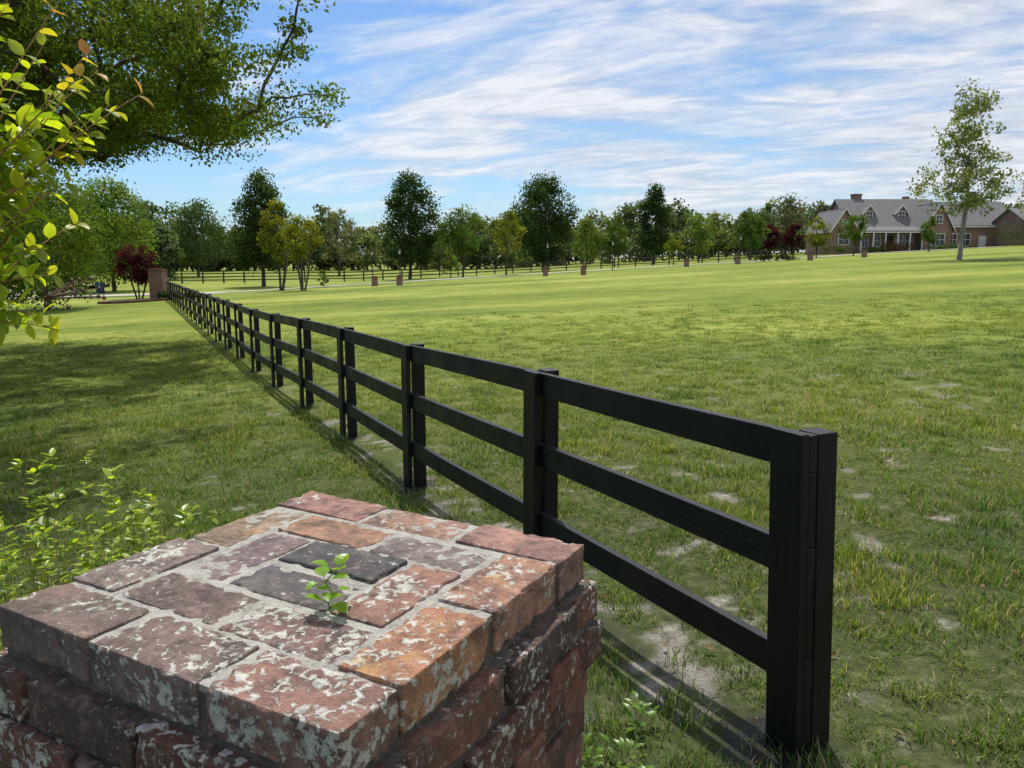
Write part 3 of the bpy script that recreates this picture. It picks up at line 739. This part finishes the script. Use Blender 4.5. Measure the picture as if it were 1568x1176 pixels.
def shingle():
    m,nt,out=newmat('shingles'); L=nt.links; pos=N(nt,'ShaderNodeTexCoord').outputs['Object']
    s=N(nt,'ShaderNodeMapping'); s.inputs['Scale'].default_value=(2,1,6); L.new(pos,s.inputs[0])
    p=N(nt,'ShaderNodeBsdfPrincipled'); p.inputs['Roughness'].default_value=.95; p.inputs['Specular IOR Level'].default_value=.1
    L.new(ramp(nt,[(.3,(.12,.118,.12)),(.55,(.18,.175,.18)),(.75,(.24,.235,.235))],noise_(nt,s.outputs[0],2,4,.7)).outputs[0],p.inputs['Base Color']); L.new(p.outputs[0],out.inputs[0]); return m
SG=shingle(); GLS,gnt,gout=newmat('window_glass'); gp=N(gnt,'ShaderNodeBsdfPrincipled'); gp.inputs['Base Color'].default_value=(.03,.04,.05,1); gp.inputs['Roughness'].default_value=.08; gnt.links.new(gp.outputs[0],gout.inputs[0])
DKM=simple('dark_metal',(.02,.022,.025),.6)
class House:
    def __init__(s,name): s.e=empty(name); s.w=MB(); s.r=MB(); s.t=MB(); s.g=MB(); s.d=MB()
    def slab(s,a,b,c,d,th=.14):
        a,b,c,d=[np.array(q,float) for q in(a,b,c,d)]; n=np.cross(b-a,d-a); n/=np.linalg.norm(n)
        if n[2]<0:n=-n
        s.r.box8([a-n*th,b-n*th,c-n*th,d-n*th,a,b,c,d])
    def gable(s,x0,x1,y0,y1,ev,rd,axis,z0=-1,oh=.4):
        if axis=='x':
            ym=(y0+y1)/2; k=(rd-ev)/(ym-y0)
            V=[(x0,y0,z0),(x0,y1,z0),(x0,y1,ev),(x0,ym,rd),(x0,y0,ev)]
            W=[(x1,p[1],p[2]) for p in V]
            e=.17
            s.slab((x0-oh,y0-oh,ev-oh*k+e),(x1+oh,y0-oh,ev-oh*k+e),(x1+oh,ym,rd+e),(x0-oh,ym,rd+e)); s.slab((x0-oh,y1+oh,ev-oh*k+e),(x1+oh,y1+oh,ev-oh*k+e),(x1+oh,ym,rd+e),(x0-oh,ym,rd+e))
            s.t.box(x0-oh,x1+oh,y0-oh-.06,y0-oh-.01,ev-oh*k-.12,ev-oh*k+.1)
        else:
            xm=(x0+x1)/2; k=(rd-ev)/(xm-x0); e=.17
            V=[(x0,y0,z0),(x1,y0,z0),(x1,y0,ev),(xm,y0,rd),(x0,y0,ev)]; W=[(p[0],y1,p[2]) for p in V]
            s.slab((x0-oh,y0-oh,ev-oh*k+e),(x0-oh,y1,ev-oh*k+e),(xm,y1,rd+e),(xm,y0-oh,rd+e)); s.slab((x1+oh,y0-oh,ev-oh*k+e),(x1+oh,y1,ev-oh*k+e),(xm,y1,rd+e),(xm,y0-oh,rd+e))
            for sx_ in(-1,1):
                xa=xm+sx_*(xm-x0+oh); t=.22; ya=y0-oh-.05; yb=y0-oh-.01
                za=ev-oh*k+e; s.t.box8([(xa,ya,za-t),(xa,yb,za-t),(xm,yb,rd+e-t),(xm,ya,rd+e-t),(xa,ya,za+.02),(xa,yb,za+.02),(xm,yb,rd+e+.02),(xm,ya,rd+e+.02)])
        s.w.poly(V); s.w.poly(W)
        for k_ in range(5):
            j=(k_+1)%5; s.w.poly([V[k_],V[j],W[j],W[k_]])
    def win(s,x,y,z,w,h,grid=(2,2)):
        s.t.box(x-w/2-.1,x+w/2+.1,y-.06,y+.02,z-.1,z+h+.1); s.g.box(x-w/2,x+w/2,y-.075,y,z,z+h)
        for k in range(1,grid[0]): xx=x-w/2+w*k/grid[0]; s.t.box(xx-.025,xx+.025,y-.095,y-.01,z,z+h)
        for k in range(1,grid[1]): zz=z+h*k/grid[1]; s.t.box(x-w/2,x+w/2,y-.092,y-.012,zz-.03,zz+.03)
    def done(s,loc,rot=0):
        s.w.obj('walls',HB,s.e); s.r.obj('roof',SG,s.e)
        if s.t.v: s.t.obj('trim',WH,s.e)
        if s.g.v: s.g.obj('windows',GLS,s.e)
        if s.d.v: s.d.obj('door',DKM,s.e)
        s.e.location=loc; s.e.rotation_euler=(0,0,rot)
H=House('brick_house')
H.gable(4,18,0,11,3.5,8.0,'x')
H.gable(.8,4.6,-1,9,3.2,6.2,'y')
H.gable(14.2,18.2,-2.2,5,3.5,7.0,'y')
H.gable(18.3,29.3,.6,10,4.0,7.6,'x')
H.slab((4.6,-2.4,3.0),(14.0,-2.4,3.0),(14.0,.3,3.75),(4.6,.3,3.75)); H.t.box(4.6,14,-2.4,-2.25,2.68,2.85)
for k in range(6): H.t.box(4.7+k*1.82,4.86+k*1.82,-2.38,-2.22,0,2.68)
H.w.box(4.6,14,-2.4,-.01,-1,.02)
for x_ in(6.3,8.2,11.6,13): H.win(x_,0,.7,1.0,1.7)
H.d.box(9.4,10.6,-.06,.02,.05,2.3)
H.win(2.7,-1,1.0,1.5,1.5); H.win(2.7,-1,3.9,.7,.7)
H.win(16.2,-2.2,.8,1.9,1.7,(3,2)); H.win(16.2,-2.2,4.1,.9,1.1)
for x_ in(20,22.0,27.3): H.win(x_,.6,.9,1.2,1.7)
H.t.box(24.0,25.1,.5,.62,.05,2.3)
for x_ in(7.6,12.6):
    H.gable(x_-.95,x_+.95,1.9,5,5.7,6.9,'y',z0=4.4,oh=.2); H.win(x_,1.9,4.95,.9,1.05)
H.w.box(6.6,7.9,5.6,6.6,6,9.0); H.w.box(6.5,8.0,5.5,6.7,8.75,8.95)
H.w.box(14.7,15.6,5.8,6.5,6,8.6)
H.done((47.3,119,gzf(62,119)-.15))
G=House('brick_garage'); G.gable(0,9,0,8,3.2,5.2,'x'); G.win(1.3,0,1.0,1,1.2); G.t.box(3,5.6,-.05,.02,.05,2.3); G.t.box(6.1,8.5,-.05,.02,.05,2.3); G.done((73.5,112,gzf(77,112)-.05))
BRC=simple('brick_cap',(.16,.09,.07),.9,.3,8)
def bollard(px,Y,w=.42,h=.62,name='brick_bollard'):
    X=(px-784)*Y/1187; z=gzf(X,Y); e=empty(name); m=MB(); m.box(-w/2,w/2,-w/2,w/2,-.2,h); m.obj('shaft',HB,e)
    m=MB(); m.box(-w/2-.05,w/2+.05,-w/2-.05,w/2+.05,h,h+.08); m.box(-w/2+.06,w/2-.06,-w/2+.06,w/2-.06,h+.081,h+.15); m.obj('cap',BRC,e); e.location=(X,Y,z)
for px,Y in((574,60),(612,58),(893,62),(835,66),(1050,75),(1128,75),(1238,75),(1320,78)): bollard(px,Y)
bollard(243,50.4,.85,1.9,'brick_gate_pillar')
def lamp(px,Y,h=2.3):
    X=(px-784)*Y/1187; z=gzf(X,Y); e=empty('lamp_post'); m=MB(); m.tube((0,0,-.1),(0,0,h),.045,.035,8); m.tube((0,0,h),(0,0,h+.06),.05,.13,8); m.tube((0,0,h+.42),(0,0,h+.58),.17,.02,8)
    for k in range(4): a=k*math.pi/2+.78; m.tube((.1*math.cos(a),.1*math.sin(a),h+.06),(.14*math.cos(a),.14*math.sin(a),h+.42),.012,.012,4)
    m.obj('post',DKM,e); m=MB(); m.tube((0,0,h+.08),(0,0,h+.4),.08,.1,8); m.obj('lantern_glass',WH,e); e.location=(X,Y,z)
for px,Y in((571,63),(613,63),(838,70),(1053,80),(1131,80),(937,74)): lamp(px,Y)
ff=MB(); A=np.array([-38.,84.]); Bp=np.array([34.,98.]); n=34; L_=[]
for k in range(n+1):
    p=A+(Bp-A)*k/n; z=gzf(*p); L_.append((p[0],p[1],z)); ff.box(p[0]-.07,p[0]+.07,p[1]-.07,p[1]+.07,z-.2,z+1.2)
for k in range(n):
    a,b=L_[k],L_[k+1]
    for zc in(.35,.7,1.05):
        ff.box8([(a[0],a[1]-.1,a[2]+zc-.06),(b[0],b[1]-.1,b[2]+zc-.06),(b[0],b[1]-.075,b[2]+zc-.06),(a[0],a[1]-.075,a[2]+zc-.06),(a[0],a[1]-.1,a[2]+zc+.06),(b[0],b[1]-.1,b[2]+zc+.06),(b[0],b[1]-.075,b[2]+zc+.06),(a[0],a[1]-.075,a[2]+zc+.06)])
ff.obj('paddock_fence',simple('aged_fence',(.07,.055,.045),.8))
mu=MB(); X0,Y0=-24.2,49.6
ring=[(X0+2.3*math.cos(t),Y0+1.5*math.sin(t)) for t in np.linspace(0,6.28,28,endpoint=False)]
mu.poly([(x_,y_,gzf(x_,y_)+.14) for x_,y_ in ring])
for k in range(28):
    a=ring[k];b=ring[(k+1)%28]; mu.poly([(a[0],a[1],gzf(*a)-.1),(b[0],b[1],gzf(*b)-.1),(b[0],b[1],gzf(*b)+.14),(a[0],a[1],gzf(*a)+.14)])
mu.obj('mulch_bed',simple('mulch',(.13,.07,.05),.95,.4,9,.5))
rb=empty('recycling_bin'); m=MB(); x_,y_=-33.5,63; z=gzf(x_,y_)
m.box8([(-.2,-.25,.08),(.2,-.25,.08),(.2,.25,.08),(-.2,.25,.08),(-.26,-.31,.8),(.26,-.31,.8),(.26,.31,.8),(-.26,.31,.8)]); m.box(-.28,.28,-.33,.35,.803,.87); m.tube((-.24,.25,.1),(.24,.25,.1),.1,.1,10)
m.obj('body',simple('blue_plastic',(.015,.05,.13),.5),rb); rb.location=(x_,y_,z)

# ------------------------------------------------------------------ light / world
EL=math.radians(63); AZ=math.radians(-4)
sd=Vector((math.sin(AZ)*math.cos(EL),math.cos(AZ)*math.cos(EL),math.sin(EL)))
l=bpy.data.lights.new('sun','SUN'); l.energy=5.0; l.angle=math.radians(.6); l.color=(1,.955,.88)
lo=bpy.data.objects.new('sun',l); lo.rotation_euler=(-sd).to_track_quat('-Z','Y').to_euler(); lo.location=(0,0,30); COL.objects.link(lo)
w=bpy.data.worlds.new('World'); scene.world=w; w.use_nodes=True; nt=w.node_tree; nt.nodes.clear(); L=nt.links
out=N(nt,'ShaderNodeOutputWorld'); bg=N(nt,'ShaderNodeBackground'); bg.inputs[1].default_value=.115
sky=N(nt,'ShaderNodeTexSky'); sky.sky_type='NISHITA'; sky.sun_disc=False; sky.sun_elevation=EL; sky.sun_rotation=AZ; sky.air_density=1.0; sky.dust_density=.6; sky.ozone_density=1.6
tc=N(nt,'ShaderNodeTexCoord').outputs['Generated']; sp=N(nt,'ShaderNodeSeparateXYZ'); L.new(tc,sp.inputs[0])
zz=math_(nt,'ADD',math_(nt,'MAXIMUM',sp.outputs[2],0),.14)
cx=math_(nt,'DIVIDE',sp.outputs[0],zz); cy=math_(nt,'DIVIDE',sp.outputs[1],zz); cb=N(nt,'ShaderNodeCombineXYZ'); L.new(cx,cb.inputs[0]); L.new(cy,cb.inputs[1])
def mp(rot,scl_,loc=(0,0,0)):
    a=N(nt,'ShaderNodeMapping'); a.inputs['Rotation'].default_value=(0,0,rot); L.new(cb.outputs[0],a.inputs[0])
    b=N(nt,'ShaderNodeMapping'); b.inputs['Scale'].default_value=scl_; b.inputs['Location'].default_value=loc; L.new(a.outputs[0],b.inputs[0]); return b.outputs[0]
n1=noise_(nt,mp(.3,(.75,1.35,1),(3,1,0)),1.5,7,.62,1.2); n2=noise_(nt,mp(-.2,(.5,.6,1),(7,2,0)),1.3,2,.5,.3); n3=noise_(nt,mp(.45,(2.2,5,1)),1.8,5,.62,1.0)
cov=math_(nt,'ADD',math_(nt,'MULTIPLY',n1,.70),math_(nt,'MULTIPLY',n2,.45)); cov=math_(nt,'ADD',cov,math_(nt,'MULTIPLY',n3,.16))
cov=math_(nt,'ADD',cov,math_(nt,'MULTIPLY',sp.outputs[0],.24)); cov=math_(nt,'ADD',cov,math_(nt,'MULTIPLY',sp.outputs[2],.14))
cf=ramp(nt,[(.56,0),(.67,.55),(.78,1)],cov).outputs[0]
ccol=ramp(nt,[(.38,(4.5,5.0,5.8)),(.58,(7.9,8.0,8.3))],math_(nt,'ADD',math_(nt,'MULTIPLY',n1,.65),math_(nt,'MULTIPLY',n3,.35))).outputs[0]
bl=mixc(nt,1.0,sky.outputs[0],(.72,.95,1.18),'MULTIPLY')
skc=mixc(nt,math_(nt,'MULTIPLY',cf,.9),bl,ccol)
hz=math_(nt,'POWER',math_(nt,'SUBTRACT',1,math_(nt,'MAXIMUM',sp.outputs[2],0)),14)
skc=mixc(nt,math_(nt,'MULTIPLY',hz,.35),skc,(5.0,5.9,6.9))
L.new(skc,bg.inputs[0]); L.new(bg.outputs[0],out.inputs[0])

# ------------------------------------------------------------------ camera
cam=bpy.data.cameras.new('camera'); cam.lens=27.05; cam.sensor_width=36; cam.clip_end=6000; cam.clip_start=.05
co=bpy.data.objects.new('camera',cam); co.location=(0,0,1.75); co.rotation_euler=(math.radians(90-9.07),0,0); COL.objects.link(co); scene.camera=co
scene.view_settings.view_transform='Standard'; scene.view_settings.look='None'; scene.view_settings.exposure=0
